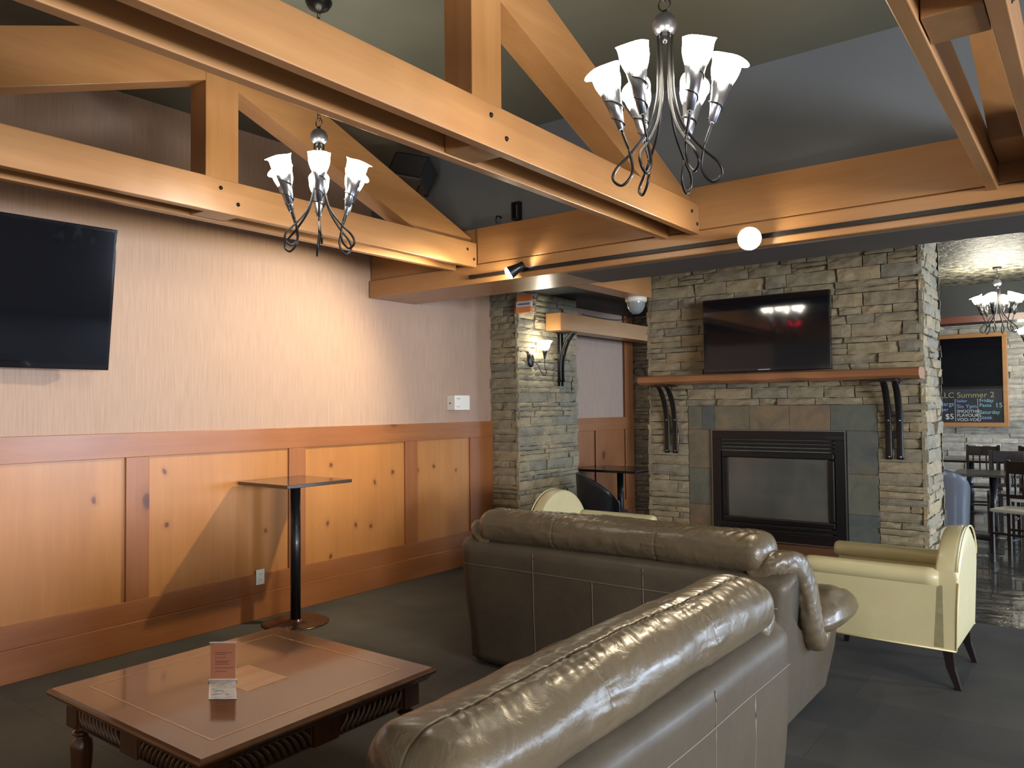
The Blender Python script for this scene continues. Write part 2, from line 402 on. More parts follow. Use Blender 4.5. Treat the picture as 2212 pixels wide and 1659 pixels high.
# ---- trusses
def truss(x,kp0,kp1,label):
    """x = +X face; local origin at (x,0,0)"""
    t=thing('timber_truss',label,'roof truss',(x,0,0),0,None)
    y0,y1=.33,HY-.004
    for a in (-.274,-.052):
        MB().box(a,a+.052,y0,y1,2.752,2.948).build('tie_board',M['beam_y'],t,bevel=.004)
    MB().box(-.218,-.056,kp0,kp1,2.76,3.785).build('king_post',M['beam_z'],t,bevel=.004)
    c=2.59
    lo=lambda y:3.405-.367*(y-3)
    up=lambda y:3.712-.385*(y-3)
    ye=HY-.004
    def poly(s):
        ys=kp1 if s>0 else kp0
        k=ys if s>0 else 2*c-ys
        f=lambda y:(y if s>0 else 2*c-y)
        p=[(f(k),lo(k)),(f(4.36),lo(4.36)),(f(4.4),2.89),(f(ye),2.89),(f(ye),up(ye)),(f(2.80),up(2.80)),(f(2.80),3.785),(f(k),3.785)] if k<2.80 else [(f(k),lo(k)),(f(4.36),lo(4.36)),(f(4.4),2.89),(f(ye),2.89),(f(ye),up(ye)),(f(k),up(k))]
        return p
    for s in (1,-1):
        MB().prism(poly(s),'x',-.216,-.058).build('rafter',M['beam_y'],t,bevel=.003)
    for (y,z) in ((kp0+.06,2.895),(kp1-.04,2.82),(4.735,2.885),(4.815,2.815)):
        MB().lathe([(.012,0),(.012,.003),(.007,.004),(.007,.008)],12,M=Matrix.Rotation(PI/2,4,'Y'),c=(.0,y,z)).build('bolt',M['bolt'],t)
    return t
truss(1.27,2.487,2.70,'orange timber roof truss nearest the wallpapered wall, behind the smaller looking chandelier')
truss(3.18,2.58,2.79,'large orange timber roof truss crossing the middle of the room between the two chandeliers')
truss(5.09,2.56,2.77,'orange timber roof truss cut off at the top right corner, right of the big chandelier')

# ================================================================= STONE PILLARS & FIREPLACE
def pillar(x0,x1,y0,y1,h,label,seed,mat='stone',sides='fr'):
    t=thing('stone_pillar',label,'pillar',(x0,y0,0)); w=x1-x0; d=y1-y0
    core=MB().box(.001,w-.02,.02,d-.02,0,h).build('core',M['mortar'],t)
    mb=MB()
    if 'f' in sides: stone_face(mb,(0,.02,0),(1,0,0),(0,-1,0),w,h,seed=seed,edge=(0,.014))
    if 'r' in sides: stone_face(mb,(w-.02,0,0),(0,1,0),(1,0,0),d,h,seed=seed+1)
    mb.build('stone_cladding',M[mat],t); return t
pillar(.0,.37,6.6,7.78,2.87,'stacked ledge stone pillar at the wall end, carrying the lit sconce',11)
pillar(.0,.62,9.8,10.5,2.87,'dim stacked stone pillar at the back of the alcove left of the fireplace',21,sides='f')

fp=thing('stone_fireplace','wide stacked ledge stone fireplace breast with slate surround in the room centre','fireplace',(1.9,6.6,0))
FW,FD,FH=2.31,.78,3.0
MB().box(.02,FW-.02,.025,FD-.02,0,FH).build('chimney_core',M['mortar'],fp)
mb=MB()
# local: surround x .39-1.97, z 0..1.615 ; insert .62-1.74 z .49-1.40
stone_face(mb,(0,.02,0),(1,0,0),(0,-1,0),FW,FH,holes=[(.39,1.975,0,1.615)],seed=3,edge=(.014,.02),rowh=(.045,.11),lens=(.14,.42))
stone_face(mb,(FW-.02,0,0),(0,1,0),(1,0,0),FD,FH,seed=5)
stone_face(mb,(.02,FD,0),(0,-1,0),(-1,0,0),FD,FH,seed=6)
stone_face(mb,(FW,FD-.02,0),(-1,0,0),(0,1,0),FW,FH,seed=8,lens=(.25,.6))
mb.build('stone_cladding',M['stone'],fp)
sl=MB(); rd=random.Random(4)
def tilebox(a,b,c,d): sl.box(a+.0015,b-.0015,.003,.03,c+.0015,d-.0015)
xs=[.39,.52,.64,.95,1.29,1.62,1.975]
for i in range(6): tilebox(xs[i],xs[i+1],1.405,1.615)
for (a,b) in ((.39,.615),(1.745,1.975)):
    for (c,d) in ((1.06,1.405),(.74,1.06),(.46,.74),(.46-.0001,.4602)): 
        if d-c>.01: tilebox(a,b,c,d)
sl.box(.39,1.975,.015,.03,.3,1.6)
sl.build('slate_surround',M['slate'],fp,bevel=.002)
hb=MB().box(.30,2.06,-.40,.02,.40,.455); hb.build('hearth_slab',M['mantel'],fp,bevel=.006)
mb=MB(); stone_face(mb,(.34,-.36,0),(1,0,0),(0,-1,0),1.68,.4,seed=31); stone_face(mb,(2.0,-.36,0),(0,1,0),(1,0,0),.36,.4,seed=32); mb.box(.36,1.99,-.34,.0,0,.4)
mb.build('hearth_base',M['stone'],fp)

# gas insert
gi=thing('gas_fireplace_insert','black metal gas fire insert with a wide glass front set in slate','gas fireplace',(2.52,6.6,.465))
w,h=1.115,.935
f=MB()
def ring(m,x0,x1,z0,z1,b,y0,y1):
    m.box(x0,x1,y0,y1,z1-b,z1).box(x0,x1,y0,y1,z0,z0+b).box(x0,x0+b,y0,y1,z0+b,z1-b).box(x1-b,x1,y0,y1,z0+b,z1-b)
ring(f,0,w,0,h,.075,-.018,.02)
f.build('outer_frame',M['black_metal'],gi,bevel=.003)
f=MB(); ring(f,-.004,w+.004,-.0,h+.004,.006,-.021,.0); f.build('edge_trim',plain('steel_trim',(.35,.36,.37),.3,.9),gi)
for k,(z,hh,dep) in enumerate(((h-.105,.022,-.024),(h-.135,.02,-.03),(h-.165,.016,-.024))):
    MB().box(.075,w-.075,dep,.01,z,z+hh).build('louvre',M['black_metal'],gi,bevel=.004)
for k,(z,hh,dep) in enumerate(((.105,.03,-.03),(.075,.02,-.022))):
    MB().box(.075,w-.075,dep,.01,z,z+hh).build('louvre',M['black_metal'],gi,bevel=.004)
f=MB(); ring(f,.085,w-.085,.14,h-.18,.055,-.012,.03); f.build('glass_frame',M['black_metal'],gi,bevel=.012)
fb=MB().box(.1,w-.1,.06,.07,.14,h-.18).box(.1,w-.1,.02,.07,.14,.15)
fb.build('firebox_back',plain('dusty_firebox',(.05,.045,.036),.8),gi)
lg=MB()
for i,(x,z,l,a) in enumerate(((.4,.24,.4,.08),(.62,.29,.45,-.15),(.5,.35,.3,.3),(.75,.23,.3,.2))):
    p=[(x-l/2+l*k/8,.048,z+math.sin(k*1.3+i)*.008+a*(k/8-.5)*.2) for k in range(9)]
    lg.sweep(p,[(.012,.024+.004*math.sin(k*2+i)) for k in range(9)],8)
lg.build('ceramic_logs',plain('ceramic_log',(.16,.12,.08),.9),gi)
gm,gt,gb=nt('smoky_glass'); gb.inputs['Base Color'].default_value=(.5,.55,.58,1); gb.inputs['Roughness'].default_value=.14; gb.inputs['Alpha'].default_value=.42; gb.inputs['Coat Weight'].default_value=1; gb.inputs['Coat Roughness'].default_value=.06
mp=coords(gt); n_=noisen(gt,mp,2.5,4,.6); r_=ramp(gt,n_.outputs[0],[(.3,(.10,.105,.10)),(.7,(.20,.20,.18))]); gt.links.new(r_.outputs[0],gb.inputs['Base Color'])
MB().box(.135,w-.135,-.002,.002,.19,h-.23).build('glass_pane',gm,gi)

# mantel
mt=thing('mantel_shelf','reddish brown live edge timber mantel over the gas fireplace','mantel',(1.92,6.6,1.79))
mb=MB(); pts=[]; nseg=60; rd=random.Random(9)
vs=[];fs=[]
ring_n=12
for i in range(nseg+1):
    x=2.295*i/nseg
    wob=.008*noise.noise(Vector((x*3,1,0)))*2
    front=-.27+wob*1.5-.02*math.sin(x*2)
    zt=.098+.004*noise.noise(Vector((x*2,5,0))); zb=.018+.012*noise.noise(Vector((x*4,9,0)))
    prof=[(-.012,zt),(front+.05,zt),(front+.015,zt-.012),(front,zt-.035),(front+.012,zb+.02),(front+.05,zb),(-.012,zb+.0)]
    vs+=[(x,p[0],p[1]) for p in prof]
k=7
for i in range(nseg):
    for j in range(k): fs.append((i*k+j,i*k+(j+1)%k,(i+1)*k+(j+1)%k,(i+1)*k+j))
fs.append(tuple(range(k))); fs.append(tuple(nseg*k+j for j in range(k)))
mb.add(vs,fs); mb.build('shelf',M['mantel'],mt)
def bracket_bars(mb,xs,x1s,ztop,yout):
    for a,b in zip(xs,x1s):
        path=catmull([(a,-.03,-.60),(a,-.035,-.35),((a+b)/2,-.07,-.16),(b,-.15,-.03),(b,yout,ztop)],8)
        mb.sweep(path,[(.008,.025)]*len(path),8,up=(1,0,0))
def mbracket(x,xs,x1s):
    b=thing('mantel_bracket','','bracket',(x,6.6,1.79)); 
    m=MB(); bracket_bars(m,xs,x1s,.012,-.24); m.box(min(xs)-.02,max(xs)+.02,-.034,-.005,-.42,-.39); m.box(min(x1s)-.02,max(x1s)+.02,-.25,-.02,.0,.014)
    m.build('curved_bars',M['iron'],b)
    for a in xs:
        for z in (-.58,-.30):
            MB().lathe([(.01,0),(.01,.006),(.004,.009)],10,M=Matrix.Rotation(PI/2,4,'X'),c=(a,-.042,z)).build('bolt',M['pewter'],b)
    return b
b1=mbracket(2.0,(.095,.175),(.09,.17)); b1['label']='black iron curved bracket under the left end of the mantel'
b2=mbracket(3.87,(.09,.17),(.09,.17)); b2['label']='black iron curved bracket under the right end of the mantel'

# ---- TVs
def tv(name,w,h,depth,parent_loc,rz,tilt,label):
    t=thing(name,label,'television',parent_loc); t.rotation_euler=(tilt,0,rz)
    # local: screen faces -y, x right, z up, origin at centre
    MB().box(-w/2,w/2,0,depth,-h/2,h/2).build('casing',M['black_gloss'],t,bevel=.006)
    MB().box(-w/2+.02,w/2-.02,-.003,.002,-h/2+.035,h/2-.02).build('screen',M['screen'],t)
    MB().box(-.16,.16,depth,depth+.06,-.16,.16).build('wall_mount',M['black_metal'],t)
    MB().box(-.05,.05,-.005,.0,-h/2+.012,-h/2+.02).build('badge',M['grey_plastic'],t)
    return t
tv('television',1.065,.635,.05,(3.05,6.43,2.215),0,R(0),'black flat television hanging on the stone above the mantel')
tv('television',1.56,.895,.06,(.21,1.65,2.322),R(86),R(8.5),'large black flat television tilted on the wallpapered wall at the left edge')

# ================================================================= SHELF BEAM over the alcove
t=thing('alcove_beam','boxed orange beam bridging the alcove opening between the two stone pillars','beam',(.4,7.09,2.46))
MB().box(0,.2,0,2.7,0,.19).build('beam_box',M['beam_y'],t,bevel=.004)
t=thing('beam_bracket','black iron curved bracket under the alcove beam on the stone pillar','bracket',(.4,7.33,1.85))
m=MB()
for y in (0,.07):
    m.sweep([(.01,y,0),(.012,y,.3),(.012,y,.6)],[(.016,.012)]*3,8)
    p=catmull([(.03,y,.05),(.035,y,.3),(.10,y,.5),(.19,y,.6)],6); m.sweep(p,[(.016,.010)]*len(p),8,up=(0,1,0))
m.box(0,.2,-.02,.09,.59,.61); m.build('curved_bars',M['iron'],t)

# ================================================================= TRACK LIGHTS
tr=thing('light_track','black lighting track running along the header beam','track',(1.265,HY-.012,2.675))
MB().box(0,9,-.028,0,-.014,.014).build('rail',M['black_metal'],tr,bevel=.002)
MB().box(-.05,0,-.03,0,-.016,.016).build('end_feed',M['iron'],tr)
def spot(x,loc_z,dirv,label,energy,rl=.05):
    d=Vector(dirv).normalized()
    t=thing('track_spotlight',label,'spotlight',(x,HY-.06,loc_z))
    MB().box(-.015,.015,-.01,.02,-.01,.03).build('adapter',M['black_metal'],t)
    q=Vector((0,0,-1)).rotation_difference(d).to_matrix().to_4x4()
    c=Vector((0,-.05,0))
    MB().lathe([(.02,.075),(.03,.07),(.034,.02),(rl,-.05),(rl+.002,-.055),(rl-.002,-.055),(rl-.005,-.04)],20,M=q,c=c,cap=False).build('lamp_head',M['black_metal'],t)
    MB().lathe([(rl*.75,-.045),(rl,-.058),(rl*.8,-.074),(rl*.4,-.083),(.0005,-.085)],24,M=q,c=c,cap=False).build('lamp_face',M['bulb'],t)
    L=bpy.data.lights.new('spot_lamp','SPOT'); L.energy=energy; L.color=(1,.80,.52); L.spot_size=R(110); L.spot_blend=.7; L.shadow_soft_size=.03
    o=bpy.data.objects.new('spot_lamp',L); C.objects.link(o); o.parent=t; o.location=c+d*.10; o.rotation_euler=Vector((0,0,-1)).rotation_difference(d).to_euler()
    return t
spot(1.74,2.67,(-.75,-.55,-.55),'black track spotlight at the left end of the track, glowing warm white',120)
spot(3.55,2.66,(.40,-.86,-.30),'glaring white track spotlight in front of the fireplace breast',45,.07)

# ================================================================= CHANDELIERS
def make_chandelier(far=False):
    """origin at ceiling; globe centre at z=-.74"""
    t=thing('chandelier','','chandelier'); G=-.74
    MB().lathe([(.07,0),(.07,-.02),(.055,-.045),(.03,-.06),(.012,-.07)],24).build('canopy',M['iron'],t)
    cb=MB()
    # chain of links
    z=-.07; k=0
    while z>G+.115:
        lp=[(.010*math.cos(a),0,z-.016+.018*math.sin(a)) for a in [2*PI*i/10 for i in range(10)]]
        if k%2: lp=[(0,p[0],p[2]) for p in lp]
        cb.sweep(lp,.0022,5,up=(0.1,.2,1),closed=True); z-=.029; k+=1
    cb.build('chain',M['iron'],t)
    rg=MB(); rg.sweep([(.023*math.cos(a),0,G+.077+.023*math.sin(a)) for a in [2*PI*i/20 for i in range(20)]],.003,6,up=(0,1,0.01),closed=True)
    rg.lathe([(.01,G+.05),(.006,G+.056),(.006,G+.04)],10,cap=False); rg.build('hanging_ring',M['iron'],t)
    MB().lathe([(.0005,G+.046)]+[(.046*math.sin(a),G+.046*math.cos(a)) for a in [PI*i/14 for i in range(1,14)]]+[(.0005,G-.046)],28,cap=False).build('globe',M['pewter'],t)
    MB().lathe([(.0005,G-.07),(.011,G-.066),(.014,G-.055),(.012,G-.046)],14,cap=False).build('finial',M['pewter'],t)
    for k in range(6):
        a=R(18+60*k); ca,sa=math.cos(a),math.sin(a)
        def P(r,z,s=0): return Vector((r*ca-s*sa,r*sa+s*ca,G+z))
        arm=MB()
        path=catmull([P(.026,-.04),P(.026,-.16),P(.030,-.27),P(.06,-.38),P(.125,-.47),P(.185,-.53),P(.20,-.575,.01),P(.165,-.60,.012),P(.128,-.555,.008),P(.135,-.48,0),P(.160,-.405,0),P(.166,-.385,0)],7)
        arm.sweep(path,.0058,8,up=(ca*.3,sa*.3,1)); ar=arm.build('arm',M['iron'],t)
        wire=MB(); wp=[]
        for i in range(30):
            th=i*.32; rr=.036-.018*i/29; z=-.27-.10*i/29
            cx=.196-.026*(i/29)
            wp.append(P(cx+rr*math.cos(th),z,rr*math.sin(th)))
        wire.sweep(wp,.0026,6); wire.build('wire_scroll',M['iron'],t)
        tilt=Matrix.Rotation(a,4,'Z')@Matrix.Rotation(R(15),4,'Y')
        base=P(.166,-.385)
        cup=MB().lathe([(.012,0),(.0135,.002),(.038,.152),(.034,.152),(.013,.02)],20,M=tilt,c=base,cap=False).build('cup',M['iron' if far else 'pewter'],t)
        sh=MB(); vs=[];fs=[]; seg=28; rows=14
        for i in range(rows+1):
            f=i/rows
            for j in range(seg):
                th=2*PI*j/seg
                lobe=.5+.5*math.cos(2*th)   # pointed lips inwards / outwards
                rr=.033+.020*math.sin(min(1,f*1.5)*PI/2)+.001*f
                z=.140+.098*f+.014*lobe*f
                if f>.72:
                    q=(f-.72)/.28
                    rr+=q**1.5*(.003+.024*max(0,math.cos(th))**4+.010*max(0,-math.cos(th))**6)
                    z-=q**2*.022*max(0,math.cos(th))**3
                vs.append(tilt@Vector((rr*math.cos(th),rr*math.sin(th),z))+base)
        for i in range(rows):
            for j in range(seg): fs.append((i*seg+j,i*seg+(j+1)%seg,(i+1)*seg+(j+1)%seg,(i+1)*seg+j))
        fs.append(tuple(range(seg)))
        sh.add(vs,fs,True); s=sh.build('glass_shade',M['shade_far' if far else 'shade'],t)
    return t
ch=make_chandelier()
ch.location=(4.0,2.66,3.79); ch.rotation_euler=(0,0,R(8)); ch['label']='wrought iron chandelier with six glowing lily shades, hanging top centre right, closest to the camera'
c2=copy_tree(ch); c2.location=(2.0,2.66,3.80); c2.rotation_euler=(0,0,R(3)); c2['label']='wrought iron chandelier with six glowing lily shades hanging between two trusses at left'
c3=make_chandelier(far=True); c3.location=(4.30,11.0,3.25+.42-.42); c3['label']='lit chandelier in the far dining room under the textured ceiling'
c3.location=(4.32,11.0,3.80); 
for c in kids(c3):
    if c.name.startswith(('canopy','chain')): bpy.data.objects.remove(c)
MB().lathe([(.05,.0),(.045,-.02),(.01,-.03)],16,c=(0,0,-.55)).build('canopy',M['iron'],c3)
MB().sweep([(0,0,-.56),(0,0,-.66)],.004,6).build('stem',M['iron'],c3)
c4=copy_tree(c3); c4.location=(4.55,14.2,3.64); c4['label']='lit chandelier at the right edge, low and furthest back in the dining room'

# sconce on pillar
t=thing('wall_sconce','small lit lily shade sconce with black plate on the stone pillar','wall light',(.402,6.80,2.12))
MB().lathe([(.05,0),(.05,.01),(.035,.016),(.0005,.018)],20,M=Matrix.Scale(1.5,4,(0,0,1))@Matrix.Rotation(PI/2,4,'Y')).build('back_plate',M['iron'],t)
m=MB(); p=catmull([(.015,0,0),(.06,.03,-.04),(.09,.07,-.13),(.11,.10,-.16),(.11,.13,-.13),(.10,.12,-.06),(.10,.12,.02)],6); m.sweep(p,.005,7); m.build('arm',M['iron'],t)
MB().lathe([(.01,0),(.032,.10),(.0005,.10)],16,c=(.10,.12,.02),cap=False).build('cup',M['iron'],t)
MB().lathe([(.03,.09),(.05,.12),(.062,.16),(.085,.19)],20,c=(.10,.12,.02),cap=False).build('glass_shade',M['shade'],t)

# ================================================================= SOFAS
def make_sofa():
    """local: x = along the back (centre 0), y = depth (0 back plane -> + front), z up"""
    t=thing('leather_sofa','','sofa')
    # outer back panel, slightly leaning outward at the top
    mb=MB(); vs=[];fs=[]; nx,nz=40,20
    def P(fx,fz,side):
        hw=.965+.075*fz; z=.035+.75*fz; x=(fx*2-1)*hw
        y=-.0-.035*fz+.012*math.sin(PI*fz)*-1
        y-= .012*noise.noise(Vector((x*1.6,z*2.2,3)))*(1-side)
        ex=max(0,abs(fx*2-1)-.965)/.035; y+=.03*ex**2
        if fz>.93: y+= .05*((fz-.93)/.07)**2; 
        return (x,y+side*.20,z)
    for side in (0,1):
        for j in range(nz+1):
            for i in range(nx+1): vs.append(P(i/nx,j/nz,side))
    W=nx+1; K=W*(nz+1)
    for j in range(nz):
        for i in range(nx):
            fs.append((j*W+i,j*W+i+1,(j+1)*W+i+1,(j+1)*W+i)); fs.append((K+j*W+i,K+(j+1)*W+i,K+(j+1)*W+i+1,K+j*W+i+1))
    for i in range(nx): fs.append((i,i+1,K+i+1,K+i)); fs.append((nz*W+i,nz*W+i+1,K+nz*W+i+1,K+nz*W+i))
    for j in range(nz): fs.append((j*W,(j+1)*W,K+(j+1)*W,K+j*W)); fs.append((j*W+nx,(j+1)*W+nx,K+(j+1)*W+nx,K+j*W+nx))
    mb.add(vs,fs,True); bo=mb.build('back_panel',M['leather_flat'],t)
    def Q(x,z): 
        fz=(z-.05)/.735; hw=.965+.075*fz; p=P((x/hw+1)/2,fz,0); return (x,p[1]-.0005,z)
    sm=MB()
    def seamline(pts,r=.0028):
        sm.sweep([Q(*p) for p in pts],r,6)
    zs=.635
    seamline([(x/20*.99,zs) for x in range(-20,21)])
    for x in (-.46,-.05,.27,.62): seamline([(x,.06+k*(zs-.06)/12) for k in range(13)],.0022)
    for x in (-.46,.27,): seamline([(x,zs+k*(.745-zs)/6) for k in range(7)],.0022)
    sm.build('seam',M['stitch'],bo)
    # pillow roll on the back
    def roll(u0,u1,cy,cz,ry,rz,seams,name,parent,seed,th0=R(96),nU=340,nT=120):
        vs=[];fs=[]
        for i in range(nU+1):
            f=i/nU; u=u0+(u1-u0)*f
            e=min(f,1-f)*(u1-u0); er=.10
            k=1 if e>er else (1-(1-e/er)**2.6)**(1/2.0)
            k=max(k,.02)
            for j in range(nT):
                tq=2*PI*j/nT; th=th0+tq-.8*math.sin(tq)
                c_,s_=math.cos(th),math.sin(th)
                p=2.35
                rr=(abs(c_)**p+abs(s_)**p)**(-1/p)
                r=rr*k
                d=1.0
                dth=((th-th0+PI)%(2*PI))-PI
                groove=math.exp(-(dth/.03)**2)*.05+math.exp(-(dth/.16)**2)*.03
                puck=.060*math.exp(-(abs(dth)/.62)**1.5)*(.7*noise.noise(Vector((u*38+seed+dth*3*(1 if dth>0 else -1),dth*.9,seed)))+.5*noise.noise(Vector((u*17+seed-dth*2,dth*1.2,seed+5))))
                puck+=.018*math.exp(-(dth/1.6)**2)*noise.noise(Vector((u*9+dth*1.5,dth*2.5,seed+3)))
                for us in seams:
                    du=u-us
                    d-=.022*math.exp(-(du/.006)**2)*(1 if math.sin(th)>-.95 else 0)
                    puck+=.045*math.exp(-abs(du)/.08)*noise.noise(Vector((du*7,th*6.5,us*9)))
                d-=groove
                d+=puck+.045*noise.noise(Vector((u*3.1+seed,c_*1.4,s_*1.4)))
                d+=.018*noise.noise(Vector((u*11+seed,th*2.2,4)))
                if k<.99: d+=.05*(1-k)*noise.noise(Vector((th*5,seed,u*4)))
                sag=-.012*math.cos(2*PI*(u-u0)/(u1-u0))
                vs.append((u,cy+ry*r*d*c_,cz+rz*r*d*s_+sag*.4))
        for i in range(nU):
            for j in range(nT): fs.append((i*nT+j,i*nT+(j+1)%nT,(i+1)*nT+(j+1)%nT,(i+1)*nT+j))
        fs.append(tuple(range(nT))); fs.append(tuple(nU*nT+j for j in range(nT)))
        return MB().add(vs,fs,True).build(name,M['leather'],parent)
    roll(-.93,.93,.125,.872,.150,.108,(-.33,.33),'back_roll',t,1)
    sm=MB()
    # front back cushions & seat cushions
    for i,(a,b_) in enumerate(((-.80,-.27),(-.265,.265),(.27,.80))):
        roll(a,b_,.28,.66,.12,.21,(),'back_cushion',t,5+i,nU=40,nT=32)
        roll(a,b_,.56,.385,.32,.11,(),'seat_cushion',t,9+i,th0=R(90),nU=40,nT=40)
    MB().box(-.83,.83,.15,.80,.07,.33).build('seat_base',M['leather_flat'],t,bevel=.03,bseg=3)
    for s in (-1,1):
        # outer arm panel: profile in (y,z)
        pr_=[(.02,.03),(.76,.03),(.93,.22),(.98,.38),(.90,.45),(.25,.48),(.10,.60),(.02,.74)]
        vs=[];fs=[]; n=len(pr_)
        for q,(xo) in enumerate((.82,.985)):
            for (y,z) in pr_: vs.append((s*(xo+(.06*z if q else 0)),y,z))
        fs=[(i,(i+1)%n,n+(i+1)%n,n+i) for i in range(n)]+[tuple(range(n)),tuple(n+i for i in range(n))]
        MB().add(vs,fs).build('arm_panel',M['leather_flat'],t,bevel=.022,bseg=4)
        # wing: pad folding over the back corner and down to the arm
        ctrl=[(.84,.05,.76),(.90,.06,.81),(.955,.10,.83),(1.0,.17,.815),(1.02,.24,.75),(1.035,.29,.65),(1.04,.32,.53),(1.04,.36,.43),(1.035,.43,.385),(1.03,.53,.40),(1.03,.62,.43)]
        rad=[(.05,.05),(.065,.055),(.068,.058),(.060,.066),(.052,.074),(.048,.080),(.048,.082),(.055,.065),(.055,.055),(.05,.04),(.03,.02)]
        path=catmull([(s*c[0],c[1],c[2]) for c in ctrl],10)
        rr=catmull([(a,b_,0) for a,b_ in rad],10); vs=[];fs=[];seg=40
        for i,p in enumerate(path):
            a=path[max(0,i-1)]; b_=path[min(len(path)-1,i+1)]; tt=(b_-a).normalized(); side=Vector((s,0,0)); side=(side-tt*side.dot(tt)).normalized(); nn=side.cross(tt).normalized()
            for k in range(seg):
                th=2*PI*k/seg; c_,s_=math.cos(th),math.sin(th); q=(abs(c_)**3+abs(s_)**3)**(-1/3)
                d=1+.06*noise.noise(Vector((i*.22,th*1.6,s*5)))+.07*noise.noise(Vector((i*.6,th*.5,s*3)))-.06*math.exp(-((th-PI/2)/.08)**2)
                vs.append(p+side*rr[i].x*q*d*c_+nn*rr[i].y*q*d*s_)
        for i in range(len(path)-1):
            for k in range(seg): fs.append((i*seg+k,i*seg+(k+1)%seg,(i+1)*seg+(k+1)%seg,(i+1)*seg+k))
        fs.append(tuple(range(seg))); fs.append(tuple((len(path)-1)*seg+k for k in range(seg)))
        MB().add(vs,fs,True).build('wing_pad',M['leather'],t)
        # arm pad: wide pillow over the arm, rounded at the front
        vs=[];fs=[];nu,nv=72,48
        cx,cy,cz=s*.925,.70,.475
        def sp(v,p): return math.copysign(abs(v)**p,v)
        for a in range(nv+1):
            ph=-PI/2+PI*a/nv
            for b_ in range(nu):
                th=2*PI*b_/nu
                X=sp(math.cos(ph),.55)*sp(math.cos(th),.62)*.215; Y=sp(math.cos(ph),.55)*sp(math.sin(th),.62)*.375; Zz=sp(math.sin(ph),.9)*(.105 if ph>0 else .075)
                w=.012*noise.noise(Vector((X*9,Y*4+X*6,s*2)))+.009*noise.noise(Vector((X*22,Y*7,s*7)))
                Zz+=w*(1 if ph>-.2 else .3)+.02*(1-(X/.2)**2)*(1-(Y/.33)**2)*(ph>0)
                rim=math.exp(-(ph/.10)**2); k_=1+.02*rim
                vs.append((cx+X*k_,cy+Y*k_,cz+Zz-.05*max(0,Y-.1)))
        for a in range(nv):
            for b_ in range(nu): fs.append((a*nu+b_,a*nu+(b_+1)%nu,(a+1)*nu+(b_+1)%nu,(a+1)*nu+b_))
        MB().add(vs,fs,True).build('arm_pad',M['leather'],t)
    for x in (-.85,.85):
        for y in (.1,.7):
            MB().box(x-.04,x+.04,y-.04,y+.04,0,.075).build('foot',M['rubber'],t,bevel=.004)
    return t
sA=make_sofa(); sA.location=(3.015,3.82,0); sA['label']='taupe leather sofa facing the stone fireplace, its back seen in the middle'
sB=copy_tree(sA); sB.location=(4.27,2.03,0); sB.rotation_euler=(0,0,R(90)); sB['label']='shiny taupe leather sofa in the foreground, cut off at the bottom of the photo'

